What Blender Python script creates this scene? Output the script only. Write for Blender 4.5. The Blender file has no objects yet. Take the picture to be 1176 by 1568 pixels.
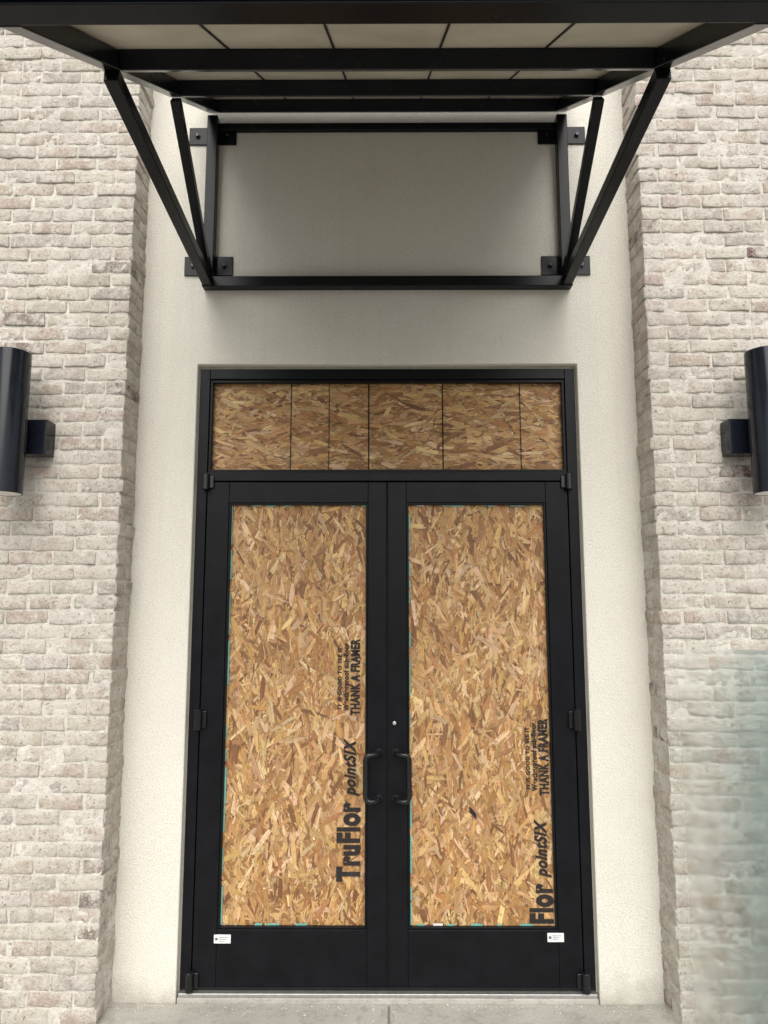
import bpy, math, random
import numpy as np
from mathutils import Vector, Matrix, noise
random.seed(7); rng=np.random.default_rng(7)
sc=bpy.context.scene
COL=sc.collection

# ---------------------------------------------------------------- helpers
def newmat(name):
    m=bpy.data.materials.new(name); m.use_nodes=True
    nt=m.node_tree; b=nt.nodes['Principled BSDF']
    return m,nt,b
def ramp(nt,fac,stops):
    r=nt.nodes.new('ShaderNodeValToRGB'); e=r.color_ramp.elements
    while len(e)<len(stops): e.new(0.5)
    for i,(p,c) in enumerate(stops):
        e[i].position=p; e[i].color=(c,c,c,1) if isinstance(c,(int,float)) else (*c,1)
    nt.links.new(fac,r.inputs[0]); return r.outputs[0]
def noise_n(nt,scale,detail=4,rough=.5,vec=None,dist=0):
    n=nt.nodes.new('ShaderNodeTexNoise'); n.inputs['Scale'].default_value=scale
    n.inputs['Detail'].default_value=detail; n.inputs['Roughness'].default_value=rough
    n.inputs['Distortion'].default_value=dist
    if vec is None:
        tc=nt.nodes.new('ShaderNodeTexCoord'); vec=tc.outputs['Object']
    nt.links.new(vec,n.inputs['Vector']); return n.outputs['Fac']
def mix(nt,fac,a,b,mode='MIX'):
    m=nt.nodes.new('ShaderNodeMix'); m.data_type='RGBA'; m.blend_type=mode
    for s,v in ((0,fac),(6,a),(7,b)):
        if isinstance(v,(int,float)): m.inputs[s].default_value=v
        elif isinstance(v,tuple): m.inputs[s].default_value=(*v,1)
        else: nt.links.new(v,m.inputs[s])
    return m.outputs[2]
def bump(nt,b,h,dist,strength=1,prev=None):
    n=nt.nodes.new('ShaderNodeBump'); n.inputs['Distance'].default_value=dist
    n.inputs['Strength'].default_value=strength
    nt.links.new(h,n.inputs['Height'])
    if prev is not None: nt.links.new(prev,n.inputs['Normal'])
    nt.links.new(n.outputs[0],b.inputs['Normal']); return n.outputs[0]
def empty(name,loc=(0,0,0)):
    o=bpy.data.objects.new(name,None); o.empty_display_size=.1; o.location=loc; COL.objects.link(o); return o
def link(name,me,mat,parent=None):
    o=bpy.data.objects.new(name,me); COL.objects.link(o)
    if mat: me.materials.append(mat)
    if parent:
        o.parent=parent; o.matrix_parent_inverse=Matrix.Translation(parent.location).inverted()
    return o
def box(name,x0,x1,y0,y1,z0,z1,mat,parent=None,bev=0.0,seg=2):
    x0,x1=sorted((x0,x1));y0,y1=sorted((y0,y1));z0,z1=sorted((z0,z1))
    me=bpy.data.meshes.new(name)
    v=[(x,y,z) for x in(x0,x1) for y in(y0,y1) for z in(z0,z1)]
    f=[(0,1,3,2),(4,6,7,5),(0,4,5,1),(2,3,7,6),(0,2,6,4),(1,5,7,3)]
    me.from_pydata(v,[],f); me.update()
    o=link(name,me,mat,parent)
    if bev:
        m=o.modifiers.new('b','BEVEL'); m.width=bev; m.segments=seg; m.limit_method='ANGLE'
        for p in me.polygons:p.use_smooth=True
        m.harden_normals=True
    return o
def tube(name,p0,p1,w,h,mat,parent,up=(0,0,1),bev=.004):
    p0=Vector(p0);p1=Vector(p1);d=(p1-p0).normalized();up=Vector(up)
    s=d.cross(up).normalized();u=s.cross(d).normalized()
    vs=[]
    for p in(p0,p1):
        for a,b_ in((-1,-1),(1,-1),(1,1),(-1,1)):
            vs.append(p+s*a*w/2+u*b_*h/2)
    me=bpy.data.meshes.new(name)
    me.from_pydata([tuple(v) for v in vs],[],[(0,1,2,3),(4,7,6,5),(0,4,5,1),(1,5,6,2),(2,6,7,3),(3,7,4,0)])
    me.update(); o=link(name,me,mat,parent)
    m=o.modifiers.new('b','BEVEL'); m.width=bev; m.segments=2; m.harden_normals=True
    for p in me.polygons:p.use_smooth=True
    return o
def revolve(name,profile,center,axis,mat,parent,n=48):
    me=bpy.data.meshes.new(name); vs=[];fs=[]
    for r,t in profile:
        for i in range(n):
            a=2*math.pi*i/n; c,s=math.cos(a)*r,math.sin(a)*r
            if axis=='Z': vs.append((center[0]+c,center[1]+s,center[2]+t))
            elif axis=='Y': vs.append((center[0]+c,center[1]+t,center[2]+s))
            else: vs.append((center[0]+t,center[1]+c,center[2]+s))
    for j in range(len(profile)-1):
        for i in range(n):
            k=(i+1)%n; fs.append((j*n+i,j*n+k,(j+1)*n+k,(j+1)*n+i))
    fs.append(tuple(range(n-1,-1,-1))); fs.append(tuple((len(profile)-1)*n+i for i in range(n)))
    me.from_pydata(vs,[],fs); me.update()
    for p in me.polygons:p.use_smooth=True
    o=link(name,me,mat,parent)
    m=o.modifiers.new('e','EDGE_SPLIT'); m.split_angle=math.radians(40)
    return o

# ---------------------------------------------------------------- materials
def m_black(name,col,rough=.34,var=.12,spec=.22):
    m,nt,b=newmat(name)
    n=noise_n(nt,9,4,.6)
    c=mix(nt,ramp(nt,n,[(.35,0.),(.75,1.)]),col,tuple(min(1,x*1.5+.001) for x in col))
    nt.links.new(c,b.inputs['Base Color'])
    r=nt.nodes.new('ShaderNodeMapRange'); nt.links.new(noise_n(nt,14,3,.6),r.inputs[0])
    r.inputs[3].default_value=rough-var/2; r.inputs[4].default_value=rough+var
    nt.links.new(r.outputs[0],b.inputs['Roughness']); b.inputs['Specular IOR Level'].default_value=spec
    return m
M_alu=m_black('black_anodised_aluminium',(.0050,.0055,.007),.30,.10,.14)
M_steel=m_black('black_painted_steel',(.0055,.006,.008),.24,.07,.20)
M_hard=m_black('black_door_hardware',(.006,.0065,.008),.20,.06,.45)
M_lamp=m_black('black_lamp_enamel',(.007,.009,.014),.14,.04,.38)
M_rubber=m_black('black_rubber',(.006,.006,.006),.6,.1,.2)

def m_stucco():
    m,nt,b=newmat('cream_stucco')
    big=noise_n(nt,1.3,4,.6)
    c=mix(nt,ramp(nt,big,[(.3,0.),(.7,1.)]),(.765,.735,.65),(.81,.785,.71))
    fine=noise_n(nt,170,3,.7)
    c=mix(nt,ramp(nt,fine,[(.36,.6),(.47,0.)]),c,(.50,.47,.38))
    tc=nt.nodes.new('ShaderNodeTexCoord'); sx=nt.nodes.new('ShaderNodeSeparateXYZ'); nt.links.new(tc.outputs['Object'],sx.inputs[0])
    a=nt.nodes.new('ShaderNodeMath');a.operation='ADD';nt.links.new(sx.outputs[2],a.inputs[0])
    w=nt.nodes.new('ShaderNodeMath');w.operation='MULTIPLY';w.inputs[1].default_value=.25
    nt.links.new(noise_n(nt,9,4,.6),w.inputs[0]);nt.links.new(w.outputs[0],a.inputs[1])
    c=mix(nt,ramp(nt,a.outputs[0],[(.08,.6),(.22,0.)]),c,(.36,.33,.27))
    mp=nt.nodes.new('ShaderNodeMapping');mp.inputs['Scale'].default_value=(14,14,.7);nt.links.new(tc.outputs['Object'],mp.inputs[0])
    c=mix(nt,ramp(nt,noise_n(nt,1,4,.6,mp.outputs[0]),[(.54,0.),(.74,.15)]),c,(.55,.51,.42))
    nt.links.new(c,b.inputs['Base Color']); b.inputs['Roughness'].default_value=.9
    bump(nt,b,noise_n(nt,150,3,.7),.007,1)
    return m
M_stucco=m_stucco()

def m_brick():
    m,nt,b=newmat('whitewashed_brick')
    at=nt.nodes.new('ShaderNodeAttribute');at.attribute_name='Col'
    base=at.outputs['Color']
    n1=noise_n(nt,15,5,.74)
    c=mix(nt,ramp(nt,n1,[(.41,0.),(.58,.82)]),base,(.73,.69,.61))
    n2=noise_n(nt,65,5,.78,dist=.6)
    c=mix(nt,ramp(nt,n2,[(.37,.9),(.45,0.)]),c,(.25,.20,.165))
    n3=noise_n(nt,140,3,.6)
    c=mix(nt,ramp(nt,n3,[(.53,0.),(.66,.55)]),c,(.80,.765,.69))
    nt.links.new(c,b.inputs['Base Color']); b.inputs['Roughness'].default_value=.92
    bump(nt,b,noise_n(nt,85,6,.8),.013,1)
    return m
M_brick=m_brick()
def m_mortar():
    m,nt,b=newmat('smeared_mortar')
    n1=noise_n(nt,14,5,.7)
    c=mix(nt,ramp(nt,n1,[(.35,0.),(.65,1.)]),(.56,.53,.47),(.73,.70,.63))
    n2=noise_n(nt,110,3,.7)
    c=mix(nt,ramp(nt,n2,[(.34,.6),(.45,0.)]),c,(.31,.275,.23))
    nt.links.new(c,b.inputs['Base Color']); b.inputs['Roughness'].default_value=.95
    bump(nt,b,noise_n(nt,110,5,.7),.008,1)
    return m
M_mortar=m_mortar()

def m_osb():
    m,nt,b=newmat('oriented_strand_board')
    at=nt.nodes.new('ShaderNodeAttribute');at.attribute_name='Col'
    uv=nt.nodes.new('ShaderNodeUVMap');uv.uv_map='UVMap'
    mp=nt.nodes.new('ShaderNodeMapping');mp.inputs['Scale'].default_value=(8,250,1)
    nt.links.new(uv.outputs[0],mp.inputs[0])
    n=noise_n(nt,1,4,.65,mp.outputs[0])
    c=mix(nt,ramp(nt,n,[(.34,.6),(.54,0.)]),at.outputs['Color'],(.18,.075,.025))
    c=mix(nt,ramp(nt,n,[(.5,0.),(.75,.28)]),c,(.64,.43,.22))
    n2=noise_n(nt,32,4,.68)
    c=mix(nt,ramp(nt,n2,[(.37,.5),(.47,0.)]),c,(.12,.06,.023))
    nt.links.new(c,b.inputs['Base Color']); b.inputs['Roughness'].default_value=.6
    bump(nt,b,n,.0009,.9)
    return m
M_osb=m_osb()
def m_ink():
    m,nt,b=newmat('stamp_ink')
    b.inputs['Base Color'].default_value=(.014,.010,.009,1); b.inputs['Roughness'].default_value=.8
    r=ramp(nt,noise_n(nt,70,4,.7),[(.32,.5),(.42,1.)])
    nt.links.new(r,b.inputs['Alpha']); return m
M_ink=m_ink()
def m_panel():
    m,nt,b=newmat('beige_soffit_panel')
    c=mix(nt,ramp(nt,noise_n(nt,3.5,4,.6),[(.35,0.),(.7,1.)]),(.36,.335,.27),(.48,.455,.38))
    nt.links.new(c,b.inputs['Base Color']); b.inputs['Roughness'].default_value=.6; return m
M_panel=m_panel()
def m_conc(name,a,bb,sp):
    m,nt,b=newmat(name)
    c=mix(nt,ramp(nt,noise_n(nt,2.2,6,.65),[(.35,0.),(.68,1.)]),a,bb)
    c=mix(nt,ramp(nt,noise_n(nt,140,3,.7),[(.34,.6),(.45,0.)]),c,sp)
    c=mix(nt,ramp(nt,noise_n(nt,17,5,.7),[(.36,.35),(.5,0.)]),c,sp)
    nt.links.new(c,b.inputs['Base Color']); b.inputs['Roughness'].default_value=.88
    bump(nt,b,noise_n(nt,150,4,.7),.002,.8); return m
M_conc=m_conc('broom_finished_concrete',(.36,.345,.305),(.47,.455,.41),(.19,.18,.155))
M_asph=m_conc('asphalt',(.045,.045,.047),(.065,.065,.066),(.10,.10,.10))
def m_plain(name,col,rough=.5,metal=0.):
    m,nt,b=newmat(name)
    c=mix(nt,ramp(nt,noise_n(nt,40,3,.6),[(.35,0.),(.7,1.)]),col,tuple(x*.8 for x in col))
    nt.links.new(c,b.inputs['Base Color']); b.inputs['Roughness'].default_value=rough; b.inputs['Metallic'].default_value=metal
    return m
M_silver=m_plain('mill_aluminium',(.55,.55,.53),.42,.85)
M_white=m_plain('white_label',(.80,.80,.78),.4)
M_label=m_plain('label_print',(.10,.12,.16),.5)
M_teal=m_plain('teal_glass_edge',(.17,.44,.37),.25)
M_seal=m_plain('joint_sealant',(.34,.32,.27),.7)
M_dark=m_plain('dark_interior',(.01,.01,.01),.9)
M_reflect=m_plain('lamp_reflector',(.80,.79,.75),.35)

# ---------------------------------------------------------------- ground
gm=bpy.data.meshes.new('ground'); S=400
gm.from_pydata([(-S,-S,-.18),(S,-S,-.18),(S,S,-.18),(-S,S,-.18)],[],[(0,1,2,3)]); link('ground',gm,M_asph)
GZ=-.03
walk=empty('sidewalk')
xs=[-9,-6,-3,0.006,3,6,9]; ys=[-5.6,-3.8,-2.0,-.035]
for i in range(len(xs)-1):
    for j in range(len(ys)-1):
        y1=ys[j+1]-(.004 if j<2 else 0)
        box('slab_%d_%d'%(i,j),xs[i]+.004,xs[i+1]-.004,ys[j]+.004,y1,-.17,GZ,M_conc,walk,.005)
box('slab_bed',-9,9,-5.6,.3,-.175,GZ-.012,M_seal,walk)
box('kerb',-9,9,-5.76,-5.6,-.17,GZ+.002,M_conc,walk,.015)
V=[];F=[]
for k in range(420):
    r=random.uniform(.0012,.0045)*(2.0 if random.random()<.05 else 1)
    x=random.uniform(-1.24,1.24); y=-.05-abs(random.gauss(0,.05)); z=GZ+r*.5
    if random.random()<.3: x=random.choice((-1,1))*random.uniform(1.1,1.9); y=-.24-abs(random.gauss(0,.05)) if abs(x)>1.24 else y
    b0=len(V)
    for d in((1,0,0),(-1,0,0),(0,1,0),(0,-1,0),(0,0,1),(0,0,-1)):
        q=r*random.uniform(.7,1.3); V.append((x+d[0]*q,y+d[1]*q,z+d[2]*q*.8))
    for f in((0,2,4),(2,1,4),(1,3,4),(3,0,4),(2,0,5),(1,2,5),(3,1,5),(0,3,5)): F.append(tuple(b0+t for t in f))
me=bpy.data.meshes.new('grit');me.from_pydata(V,[],F);me.update();link('mortar_grit',me,M_mortar)

# ---------------------------------------------------------------- building
bld=empty('brick_building')
SY=-.03; FY=-.22; HX=1.25; TOP=6.1; XE=3.65
OX=.960; OZ=2.966
prof=[(-HX-.12,GZ-.05),(-OX,GZ-.05),(-OX,OZ),(OX,OZ),(OX,GZ-.05),(HX+.12,GZ-.05),(HX+.12,TOP),(-HX-.12,TOP)]
n_=len(prof)
me=bpy.data.meshes.new('stucco_wall')
me.from_pydata([(x,SY,z) for x,z in prof]+[(x,.25,z) for x,z in prof],[],
   [tuple(range(n_)),tuple(range(2*n_-1,n_-1,-1))]+[(i,i+n_,(i+1)%n_+n_,(i+1)%n_) for i in range(n_)])
me.update(); o=link('stucco_wall',me,M_stucco,bld)
m=o.modifiers.new('b','BEVEL');m.width=.006;m.segments=3;m.limit_method='ANGLE'
for s,n in((-1,'a'),(1,'b')):
    box('wall_core_'+n,s*(HX+.02),s*XE,FY+.03,.30,-.2,TOP,M_mortar,bld)
box('roof_coping',-XE-.03,XE+.03,FY-.03,.36,TOP,TOP+.08,M_steel,bld,.006)
box('wall_back',-XE,XE,.31,.40,-.2,TOP,M_dark,bld)

def fbm(x,y,z): return noise.noise(Vector((x,y,z)))
def lines(h,r,mid): 
    return [-h,-h+r*.55]+list(mid)+[h-r*.55,h]
class Bricks:
    def __init__(s): s.v=[];s.f=[];s.c=[]
    def add(s,cx,cy,cz,lx,ly,lz,col):
        hx,hy,hz=lx/2,ly/2,lz/2; r=.0045
        nxm=[-hx*.7,-hx*.35,0,hx*.35,hx*.7] if lx>.12 else [-hx*.4,hx*.4]
        nym=[0]
        X=lines(hx,r,nxm);Y=lines(hy,r,nym);Z=lines(hz,r,[-hz*.4,hz*.4])
        nx,ny,nz=len(X),len(Y),len(Z)
        rz=random.gauss(0,.012);ry=random.gauss(0,.011)
        idx={}
        sx,sz=random.uniform(0,100),random.uniform(0,100)
        for i in range(nx):
            for j in range(ny):
                for k in range(nz):
                    if 0<i<nx-1 and 0<j<ny-1 and 0<k<nz-1: continue
                    p=Vector((X[i],Y[j],Z[k]))
                    q=Vector((max(-hx+r,min(hx-r,p.x)),max(-hy+r,min(hy-r,p.y)),max(-hz+r,min(hz-r,p.z))))
                    d=p-q
                    if d.length>r: p=q+d.normalized()*r
                    p=Vector((p.x-ry*p.z,p.y+rz*p.x,p.z+ry*p.x))
                    w=p+Vector((cx,cy,cz))
                    nn=noise.noise_vector(Vector((p.x*24+sx,p.y*22,p.z*34+sz)))
                    n2=noise.noise_vector(Vector((p.x*85+sx,p.y*85+9,p.z*85+sz)))
                    w+=Vector((nn.x*.004,nn.y*.004,nn.z*.004))+Vector((n2.x*.0035,n2.y*.003,n2.z*.004))
                    idx[i,j,k]=len(s.v); s.v.append(tuple(w)); s.c.append(col)
        def q(a,b,c,d): s.f.append((idx[a],idx[b],idx[c],idx[d]))
        for i in range(nx-1):
            for k in range(nz-1):
                q((i,0,k),(i+1,0,k),(i+1,0,k+1),(i,0,k+1)); q((i,ny-1,k),(i,ny-1,k+1),(i+1,ny-1,k+1),(i+1,ny-1,k))
            for j in range(ny-1):
                q((i,j,0),(i,j+1,0),(i+1,j+1,0),(i+1,j,0)); q((i,j,nz-1),(i+1,j,nz-1),(i+1,j+1,nz-1),(i,j+1,nz-1))
        for j in range(ny-1):
            for k in range(nz-1):
                q((0,j,k),(0,j,k+1),(0,j+1,k+1),(0,j+1,k)); q((nx-1,j,k),(nx-1,j+1,k),(nx-1,j+1,k+1),(nx-1,j,k+1))
def bcol():
    t=random.random()
    if t<.010: b=(.16,.075,.07)
    elif t<.035: b=(.27,.21,.18)
    elif t<.27: b=(.52,.425,.36)
    elif t<.50: b=(.50,.455,.395)
    elif t<.80: b=(.58,.52,.445)
    else: b=(.64,.59,.515)
    j=random.uniform(.90,1.08)
    return (b[0]*j,b[1]*j*random.uniform(.97,1.02),b[2]*j*random.uniform(.95,1.03),1)
C=.0677; BH=.0575
for s,nm in((-1,'a'),(1,'b')):
    B=Bricks(); nc=int((TOP-GZ)/C)
    for k in range(nc):
        cz=GZ+.010+BH/2+k*C
        jy=lambda: random.gauss(0,.0020)
        corner=random.gauss(0,.004)
        if k%2==0:
            B.add(s*(HX+.0965+corner),FY+.046+jy(),cz,.193,.092,BH,bcol())
            B.add(s*(HX+.045),FY+.102+.05,cz,.09,.092,BH,bcol())
            x=HX+.203
        else:
            B.add(s*(HX+.046+corner),FY+.0965+jy(),cz,.092,.193,BH,bcol())
            x=HX+.102
        while x<XE:
            L=min(.193,XE-x)
            if L>.05: B.add(s*(x+L/2+random.gauss(0,.002)),FY+.03+jy(),cz+random.gauss(0,.0014),L,.06,BH+random.gauss(0,.0012),bcol())
            x+=.203
    me=bpy.data.meshes.new('bricks_'+nm); me.from_pydata(B.v,[],B.f); me.update()
    ca=me.color_attributes.new('Col','FLOAT_COLOR','POINT'); ca.data.foreach_set('color',np.array(B.c,dtype=np.float32).ravel())
    me.polygons.foreach_set('use_smooth',[True]*len(me.polygons))
    link('bricks_'+nm,me,M_brick,bld)
    st=.0115
    S_=list(np.arange(-.21,0,st))+[0.0]+list(np.arange(st,XE-HX,st)); Zs=np.arange(GZ-.02,TOP,st)
    vs=[];fs=[]
    for sv in S_:
        for z in Zs:
            if sv<0: x,y,nx_,ny_=HX,FY-sv,-1,0
            elif sv==0: x,y,nx_,ny_=HX,FY,-.7,-.7
            else: x,y,nx_,ny_=HX+sv,FY,0,-1
            n=fbm(sv*9+s*50,z*9,3)*.0048+fbm(sv*38+s*50,z*38,7)*.0045-.0044
            vs.append((s*(x+nx_*n),y+ny_*n,z))
    nz=len(Zs)
    for i in range(len(S_)-1):
        for j in range(nz-1):
            a=i*nz+j; f=(a,a+nz,a+nz+1,a+1); fs.append(f if s>0 else f[::-1])
    me=bpy.data.meshes.new('mortar_'+nm); me.from_pydata(vs,[],fs); me.update()
    me.polygons.foreach_set('use_smooth',[True]*len(me.polygons))
    link('mortar_'+nm,me,M_mortar,bld)

# ---------------------------------------------------------------- door
door=empty('double_door')
FW=.953; FT=2.951
def A(n,*a,mat=M_alu,bev=.0025): return box(n,*a,mat,door,bev)
for s,n in((-1,'a'),(1,'b')):
    A('jamb_'+n,s*FW,s*(FW-.05),0,.12,0.012,FT)
    A('sealant_'+n,s*(FW+.0003),s*(OX-.0005),.004,.03,0,OZ-.001,mat=M_seal,bev=0)
A('sealant_top',-FW,FW,.004,.03,FT+.0005,OZ-.0005,mat=M_seal,bev=0)
A('head',-FW+.0505,FW-.0505,0.0005,.12,FT-.052,FT)
A('transom_bar',-FW+.0505,FW-.0505,0.0005,.12,2.372,2.418)
A('stop_t',-.902,.902,.012,.035,2.882,2.8985)
A('stop_b',-.902,.902,.012,.035,2.4185,2.432)
for s in(-1,1): A('stop_s',s*.9025,s*.888,.011,.036,2.4185,2.8985)
A('interior_shade_sheet',-.95,.95,.121,.14,0,FT,mat=M_dark,bev=0)  # near-black sheet: shade of the unlit interior behind the gaps, painted as colour
for s,n in((-1,'a'),(1,'b')):
    e=.899; c=.0035
    A('hinge_stile_'+n,s*e,s*.79,.004,.05,.022,2.366)
    A('meeting_stile_'+n,s*c,s*.095,.004,.05,.022,2.366)
    A('top_rail_'+n,s*.0955,s*.7895,.0045,.05,2.262,2.366)
    A('bottom_rail_'+n,s*.0955,s*.7895,.0045,.05,.022,.266)
    A('bead_1'+n,s*.0955,s*.106,.010,.03,.2665,2.2615,bev=.002)
    A('bead_2'+n,s*.7895,s*.779,.010,.03,.2665,2.2615,bev=.002)
    A('bead_3'+n,s*.1065,s*.7785,.010,.03,.2665,.276,bev=.002)
    A('bead_4'+n,s*.1065,s*.7785,.010,.03,2.252,2.2615,bev=.002)
    for z0,z1 in((.010,.095),(1.165,1.262),(2.325,2.405)):
        revolve('pivot_knuckle',[(.015,0),(.018,.003),(.018,z1-z0-.003),(.015,z1-z0)],(s*.903,-.022,z0),'Z',M_hard,door,24)
        box('pivot_leaf',s*.922,s*.866,-.012,.004,z0+.010,z1-.010,M_hard,door,.003)
    cu=bpy.data.curves.new('pull_handle_'+n,'CURVE');cu.dimensions='3D';cu.bevel_depth=.0125;cu.bevel_resolution=5;cu.use_fill_caps=True
    xm=s*.040; xb=s*.102; zt,zb=1.060,.850; yb=-.062
    pts=[(xm,.006,zt),(xm,-.025,zt),(xm+s*.006,-.045,zt),(xm+s*.030,yb,zt),(xb-s*.020,yb,zt),(xb-s*.006,yb,zt-.006),(xb,yb,zt-.022)]
    pts=pts+[(x,y,zt+zb-z) for x,y,z in pts[::-1]]
    sp=cu.splines.new('POLY');sp.points.add(len(pts)-1)
    for i,p in enumerate(pts): sp.points[i].co=(*p,1)
    o=bpy.data.objects.new('pull_handle_'+n,cu);COL.objects.link(o);cu.materials.append(M_hard);o.parent=door
    for z in(zt,zb): revolve('handle_base',[(.019,0),(.019,-.006),(.016,-.009)],(xm,.004,z),'Y',M_hard,door,28)
A('meeting_seal',-.003,.003,.012,.05,.022,2.366,mat=M_rubber,bev=0)
revolve('lock_cylinder',[(.0135,0),(.0135,-.006),(.011,-.009)],(.034,.004,1.196),'Y',M_hard,door,28)
revolve('lock_plug',[(.0085,0),(.0085,-.0015),(.007,-.002)],(.034,-.005,1.196),'Y',M_silver,door,24)
A('threshold',-.952,.952,-.026,.11,-.010,.006,mat=M_silver,bev=.003)
A('threshold_bed',-.955,.955,-.033,.10,-.05,-.0105,mat=M_conc,bev=.004)
A('door_sweep',-.895,.895,.002,.012,.008,.0215,mat=M_rubber,bev=0)
for x0,x1,z0,z1 in((-.802,-.724,.207,.245),(.738,.814,.216,.255)):
    A('label',x0,x1,.0020,.0043,z0,z1,mat=M_white,bev=.0008)
    for k in range(3):
        A('label_print',x0+.022+k*.002,x1-.012-k*.008,.0014,.0021,z1-.013-k*.008,z1-.011-k*.008,mat=M_label,bev=0)
    A('label_logo',x0+.006,x0+.018,.0014,.0021,z0+.014,z1-.014,mat=M_label,bev=0)

# ---------------------------------------------------------------- OSB boards
PAL=[((.55,.345,.145),.29),((.45,.25,.09),.26),((.35,.165,.053),.17),((.65,.455,.235),.17),((.18,.075,.026),.08),((.49,.26,.115),.03)]
pc=np.cumsum([p[1] for p in PAL])
def osb(name,x0,x1,z0,z1,yf,vertical,n,dull=1.0,seams=()):
    par=empty(name,((x0+x1)/2,yf,(z0+z1)/2))
    b=box('core',x0,x1,yf+.0045,yf+.018,z0,z1,M_osb,par)
    ca=b.data.color_attributes.new('Col','FLOAT_COLOR','POINT'); ca.data.foreach_set('color',np.tile([.28*dull,.145*dull,.055*dull,1],8).astype(np.float32))
    b.data.uv_layers.new(name='UVMap')
    V=[];F=[];Cc=[];U=[]
    for i in range(n):
        big=random.random()
        if big<.52: L=random.uniform(.05,.125); W=random.uniform(.011,.030)
        elif big<.84: L=random.uniform(.03,.085); W=random.uniform(.005,.013)
        else: L=random.uniform(.015,.045); W=random.uniform(.003,.007)
        a=random.gauss(0,math.radians(33)) if vertical else random.gauss(math.pi/2,math.radians(24))
        cx=random.uniform(x0,x1); cz=random.uniform(z0,z1)
        e=[random.uniform(-.6,.6)*W for _ in range(4)]
        t0,t1=random.uniform(.35,1),random.uniform(.35,1)
        loc=[(-L/2+e[0],-W/2*t0),(-L/6,-W/2*random.uniform(.8,1.1)),(L/2+e[1],-W/2*t1),(L/2+e[2]+W*.25,0),(L/2+e[2],W/2*t1),(L/6,W/2*random.uniform(.8,1.1)),(-L/2+e[3],W/2*t0),(-L/2-e[1]*.5-W*.2,0)]
        ca_,sa=math.cos(a),math.sin(a); base=len(V)
        yy=yf+.004*(1-i/n)+random.uniform(-.0003,.0003); tu=random.gauss(0,.007); tw=random.gauss(0,.04)
        pi_=int(np.searchsorted(pc,random.random()*.999))
        if big>=.84 and random.random()<.55: pi_=4  # extra dark slivers: thin shadow lines along strand edges, put in as colour
        col=list(PAL[pi_][0]); j=random.uniform(.72,1.2)*dull
        col=(col[0]*j,col[1]*j*random.uniform(.92,1.06),col[2]*j*random.uniform(.8,1.2),1)
        ou,ov=random.uniform(0,50),random.uniform(0,50)
        for (l,w) in loc:
            x=cx+sa*l+ca_*w; z=cz+ca_*l-sa*w
            x=min(max(x,x0),x1); z=min(max(z,z0),z1)
            V.append((x,yy+l*tu*.5+w*tw*.6,z)); Cc.append(col); U.append((l+ou,w+ov))
        F.append(tuple(range(base,base+8)))
    me=bpy.data.meshes.new(name+'_strands'); me.from_pydata(V,[],F); me.update()
    at=me.color_attributes.new('Col','FLOAT_COLOR','POINT'); at.data.foreach_set('color',np.array(Cc,dtype=np.float32).ravel())
    uv=me.uv_layers.new(name='UVMap')
    li=np.zeros(len(me.loops),dtype=np.int32); me.loops.foreach_get('vertex_index',li)
    uv.data.foreach_set('uv',np.array(U,dtype=np.float32)[li].ravel())
    link('strands',me,M_osb,par)
    for sx_,w in seams:
        box('chalk_line',sx_-w/2,sx_+w/2,yf-.0016,yf-.0008,z0,z1,M_rubber,par)
    return par
bl=osb('osb_board',-.80,-.088,.255,2.275,.032,True,4800)
br=osb('osb_board',.088,.80,.255,2.275,.032,True,4800)
bt=osb('osb_board',-.91,.91,2.40,2.92,.040,False,3200,dull=.92,seams=((-.492,.004),(-.297,.003),(-.094,.006),(.284,.006),(.680,.004)))

def text(body,xbase,z0,z1,cap,par,shear=0,off=.0,y=.0280):
    cu=bpy.data.curves.new('stamp','FONT');cu.body=body;cu.shear=shear;cu.offset=off;cu.space_character=1.12
    o=bpy.data.objects.new('stamp',cu);COL.objects.link(o)
    bpy.context.view_layer.update()
    dg=bpy.context.evaluated_depsgraph_get(); me=bpy.data.meshes.new_from_object(o.evaluated_get(dg)); bpy.data.objects.remove(o)
    co=np.array([v.co[:] for v in me.vertices]); mn=co.min(0);mx=co.max(0)
    sx=(z1-z0)/(mx[0]-mn[0]); sy=cap/.73
    for v in me.vertices:
        u=(v.co.x-mn[0])*sx; w=v.co.y*sy
        v.co=(xbase-w,y,z0+u)
    me.update(); me.materials.clear()
    link('stamp_'+body.split()[0].lower(),me,M_ink,par)
def stamps(par,xb,big,bz0,bz1,pz0,pz1,tz0,tz1):
    text(big,xb,bz0,bz1,.104,par,0,.055)
    text('pointSIX',xb-.018,pz0,pz1,.056,par,.3,.045)
    text('THANK A FRAMER',xb,tz0,tz1,.043,par,0,.05)
    text('Weatherproof sub-floor',xb-.053,tz0+.02,tz1-.02,.025,par,0,.04,.0279)
    text('IT IS GOOD TO SEE IT',xb-.087,tz0+.03,tz1-.04,.018,par,0,.04,.0278)
stamps(bl,-.136,'TruFlor',.468,.826,.852,1.121,1.228,1.592)
stamps(br,.768,'Flor',.285,.462,.487,.750,.857,1.213)
text('/',.42,.745,.81,.03,br,0,.05)
for s,par in((-1,bl),(1,br)):
    z=.28
    xe=-.778 if s<0 else .1075
    while z<2.24:
        L=random.uniform(.03,.22)
        if random.random()<.85: box('glass_remnant',xe,xe+random.uniform(.003,.008),.0252,.0275,z,min(z+L,2.25),M_teal,par)
        z+=L+random.uniform(.005,.08)
    for k in range(18):
        x=random.uniform(.12,.72); x=-x if s<0 else x
        zz,h=((.277,random.uniform(.003,.009)) if k%2 else (2.251,-random.uniform(.003,.007)))
        box('glass_remnant',x,x+random.uniform(.01,.055),.0250-k*.0001,.0274,zz,zz+h,M_teal if random.random()<.75 else M_white,par)

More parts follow.
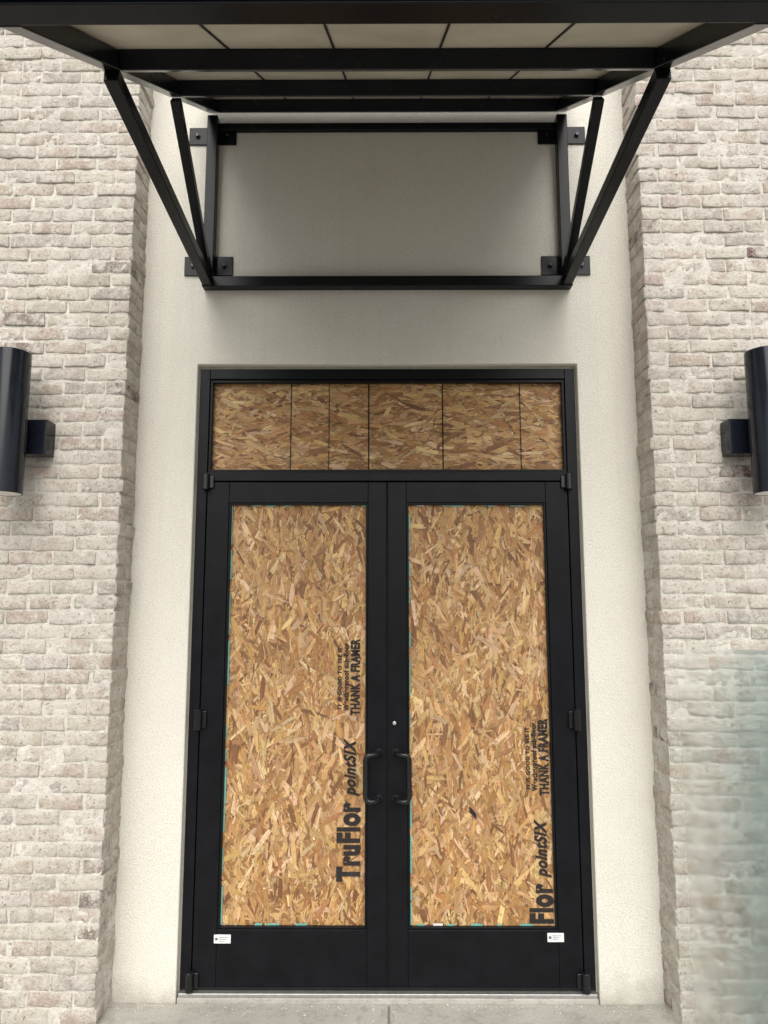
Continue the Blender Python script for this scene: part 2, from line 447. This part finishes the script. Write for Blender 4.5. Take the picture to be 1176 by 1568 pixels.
# ---------------------------------------------------------------- awning
aw=empty('awning',(0,-.03,4.3))
th=math.atan(.6265); nv=Vector((0,-math.sin(th),math.cos(th)))
def P(x,y,off):
    p=Vector((x,y,4.367+.6265*y)); return p+nv*off
T=.055; XC=.912
for s in(-1,1):
    tube('rafter',P(s*XC,-1.955,.030),P(s*XC,-.065,.030),T,.060,M_steel,aw,nv)
    tube('wall_post',(s*XC,-.0605,3.412),(s*XC,-.0605,4.30),T,.055,M_steel,aw,(0,1,0))
    tube('strut_long',(s*XC,-.085,3.388),P(s*XC,-1.37,-.012),.050,.052,M_steel,aw)
    tube('strut_short',(s*XC,-.083,3.425),P(s*XC,-.70,-.008),.042,.044,M_steel,aw)
    for z0,z1 in((4.165,4.262),(3.437,3.54)):
        box('wall_plate',s*1.045,s*.940,-.039,-.0305,z0,z1,M_steel,aw,.002)
        box('wall_plate',s*.8835,s*.795,-.039,-.0305,z0,z1,M_steel,aw,.002)
        for xx in(1.00,.84):
            revolve('bolt_washer',[(.017,0),(.017,-.003)],(s*xx,-.039,(z0+z1)/2),'Y',M_steel,aw,24)
            revolve('bolt_head',[(.011,0),(.011,-.010),(.009,-.012)],(s*xx,-.042,(z0+z1)/2),'Y',M_hard,aw,6)
    box('gusset',s*(XC-.004),s*(XC+.004),-.16,-.088,3.40,3.47,M_steel,aw,.001)
i=XC-T/2-.0005
tube('bottom_rail',(-XC-T/2,-.0605,3.384),(XC+T/2,-.0605,3.384),T,.055,M_steel,aw)
for n,y,h in(('purlin',-.70,.060),('purlin',-1.335,.060)):
    tube(n,P(-i,y,.0295),P(i,y,.0295),.050,h-.001,M_steel,aw,nv)
tube('ledger',P(-i,-.078,.0295),P(i,-.078,.0295),.050,.059,M_steel,aw,nv)
tube('ledger_angle',(-i,-.045,4.255),(i,-.045,4.255),.028,.04,M_steel,aw)
box('fascia',-.9405,.9405,-2.02,-1.9565,3.143,3.30,M_steel,aw,.004)
box('fascia_lip',-.9405,.9405,-2.036,-2.0205,3.152,3.166,M_steel,aw,.003)
xsn=[-.9395,-.52,-.1735,.1735,.52,.9395]
for k in range(5):
    x0,x1=xsn[k]+.0015,xsn[k+1]-.0015
    a=P(x0,-1.95,.0605);b_=P(x1,-1.95,.0605);c=P(x1,-.04,.0605);d=P(x0,-.04,.0605)
    t=nv*.03
    me=bpy.data.meshes.new('panel'); me.from_pydata([tuple(v) for v in(a,b_,c,d,a+t,b_+t,c+t,d+t)],[],[(0,3,2,1),(4,5,6,7),(0,1,5,4),(1,2,6,5),(2,3,7,6),(3,0,4,7)]); me.update()
    link('roof_panel',me,M_panel,aw)
    if k: tube('panel_seam',P(xsn[k],-1.94,.0580),P(xsn[k],-.05,.0580),.007,.004,M_rubber,aw,nv,.0005)
for s in(-1,1): tube('edge_trim',P(s*.944,-1.95,.075),P(s*.944,-.04,.075),.008,.045,M_steel,aw,nv,.001)

# ---------------------------------------------------------------- wall lamps
for s in(-1,1):
    lx=s*1.708; cy=-.395; L=empty('wall_lamp',(lx,FY,2.52))
    box('mounting_box',s*1.572,s*1.80,FY-.085,FY+.004,2.445,2.608,M_lamp,L,.004)
    box('arm',lx-.03,lx+.03,cy+.06,FY-.0855,2.48,2.575,M_lamp,L,.003)
    r=.083; z0,z1=2.246,2.895; h=z1-z0
    revolve('cylinder_shade',[(r-.006,.03),(r-.006,.0),(r,0.0),(r,.002),(r,h-.002),(r-.002,h),(r-.008,h),(r-.008,h-.012),(.001,h-.012)],(lx,cy,z0),'Z',M_lamp,L,72)
    revolve('reflector',[(r-.0065,.0015),(r-.03,.06),(.035,.10),(.001,.10)],(lx,cy,z0),'Z',M_reflect,L,48)
    revolve('bulb_lens',[(.033,.085),(.030,.07),(.018,.062),(.001,.06)],(lx,cy,z0),'Z',M_white,L,32)

# ---------------------------------------------------------------- frosted glass screen
gl=empty('frosted_glass_screen',(1.95,-.75,.6))
m,nt,b=newmat('frosted_glass'); out=nt.nodes['Material Output']; nt.nodes.remove(b)
tc=nt.nodes.new('ShaderNodeTexCoord'); sx=nt.nodes.new('ShaderNodeSeparateXYZ'); nt.links.new(tc.outputs['Object'],sx.inputs[0])
tr=nt.nodes.new('ShaderNodeBsdfTransparent'); tr.inputs[0].default_value=(.98,.99,.99,1)
df=nt.nodes.new('ShaderNodeBsdfTranslucent'); df.inputs[0].default_value=(.34,.46,.46,1)
df2=nt.nodes.new('ShaderNodeBsdfDiffuse'); df2.inputs[0].default_value=(.25,.35,.345,1)
rf=nt.nodes.new('ShaderNodeBsdfRefraction'); rf.inputs['Roughness'].default_value=.32; rf.inputs['IOR'].default_value=1.06; rf.inputs[0].default_value=(.97,.99,.99,1)
m1=nt.nodes.new('ShaderNodeMixShader'); nt.links.new(tr.outputs[0],m1.inputs[1]);nt.links.new(rf.outputs[0],m1.inputs[2])
mr=nt.nodes.new('ShaderNodeMapRange');mr.inputs[1].default_value=1.10;mr.inputs[2].default_value=1.30;mr.inputs[3].default_value=0.;mr.inputs[4].default_value=1.0
nt.links.new(sx.outputs[0],mr.inputs[0]);nt.links.new(mr.outputs[0],m1.inputs[0])
m2=nt.nodes.new('ShaderNodeMixShader');m3=nt.nodes.new('ShaderNodeMixShader');m3.inputs[0].default_value=.5
nt.links.new(df.outputs[0],m3.inputs[1]);nt.links.new(df2.outputs[0],m3.inputs[2])
mr2=nt.nodes.new('ShaderNodeMapRange');mr2.inputs[1].default_value=1.28;mr2.inputs[2].default_value=1.66;mr2.inputs[3].default_value=0.0;mr2.inputs[4].default_value=.9
nt.links.new(sx.outputs[0],mr2.inputs[0]);nt.links.new(mr2.outputs[0],m2.inputs[0])
nt.links.new(m1.outputs[0],m2.inputs[1]);nt.links.new(m3.outputs[0],m2.inputs[2]);nt.links.new(m2.outputs[0],out.inputs[0])
me=bpy.data.meshes.new('pane'); yg=-.62
me.from_pydata([(1.10,yg,GZ+.001),(2.5,yg,GZ+.001),(2.5,yg,1.58),(1.10,yg,1.58)],[],[(0,1,2,3)]); me.update(); link('pane',me,m,gl)
box('post',2.48,2.52,yg-.02,yg+.02,GZ,1.66,M_silver,gl,.003)
box('base_shoe',2.3,2.6,yg-.09,yg+.09,GZ,GZ+.012,M_silver,gl,.003)

# ---------------------------------------------------------------- light
w=bpy.data.worlds.new('World'); sc.world=w; w.use_nodes=True; nt=w.node_tree
bg=nt.nodes['Background']; sky=nt.nodes.new('ShaderNodeTexSky'); sky.sky_type='NISHITA'; sky.sun_disc=False
EL=math.radians(46); RZ=math.radians(180)
sky.sun_elevation=EL; sky.sun_rotation=RZ; sky.dust_density=4; sky.air_density=1.2
hs=nt.nodes.new('ShaderNodeHueSaturation'); hs.inputs['Saturation'].default_value=.35
nt.links.new(sky.outputs[0],hs.inputs['Color']); nt.links.new(hs.outputs[0],bg.inputs[0]); bg.inputs[1].default_value=.15
sl=bpy.data.lights.new('sun','SUN'); sl.energy=3.0; sl.angle=math.radians(70); sl.color=(1,.975,.935)
so=bpy.data.objects.new('sun',sl); COL.objects.link(so)
d=Vector((.03,-1.0,1.03)).normalized()
so.rotation_euler=(-d).to_track_quat('-Z','Y').to_euler()

sc.view_settings.view_transform='Standard'; sc.view_settings.look='None'; sc.view_settings.exposure=0
cam=bpy.data.cameras.new('camera'); cam.sensor_fit='VERTICAL'; cam.sensor_height=24; cam.lens=24*.6932; cam.clip_end=1500; cam.clip_start=.05
co=bpy.data.objects.new('camera',cam); COL.objects.link(co); co.location=(0,-3.5,1.76)
co.rotation_euler=(math.radians(97.4),0,math.radians(.26)); sc.camera=co
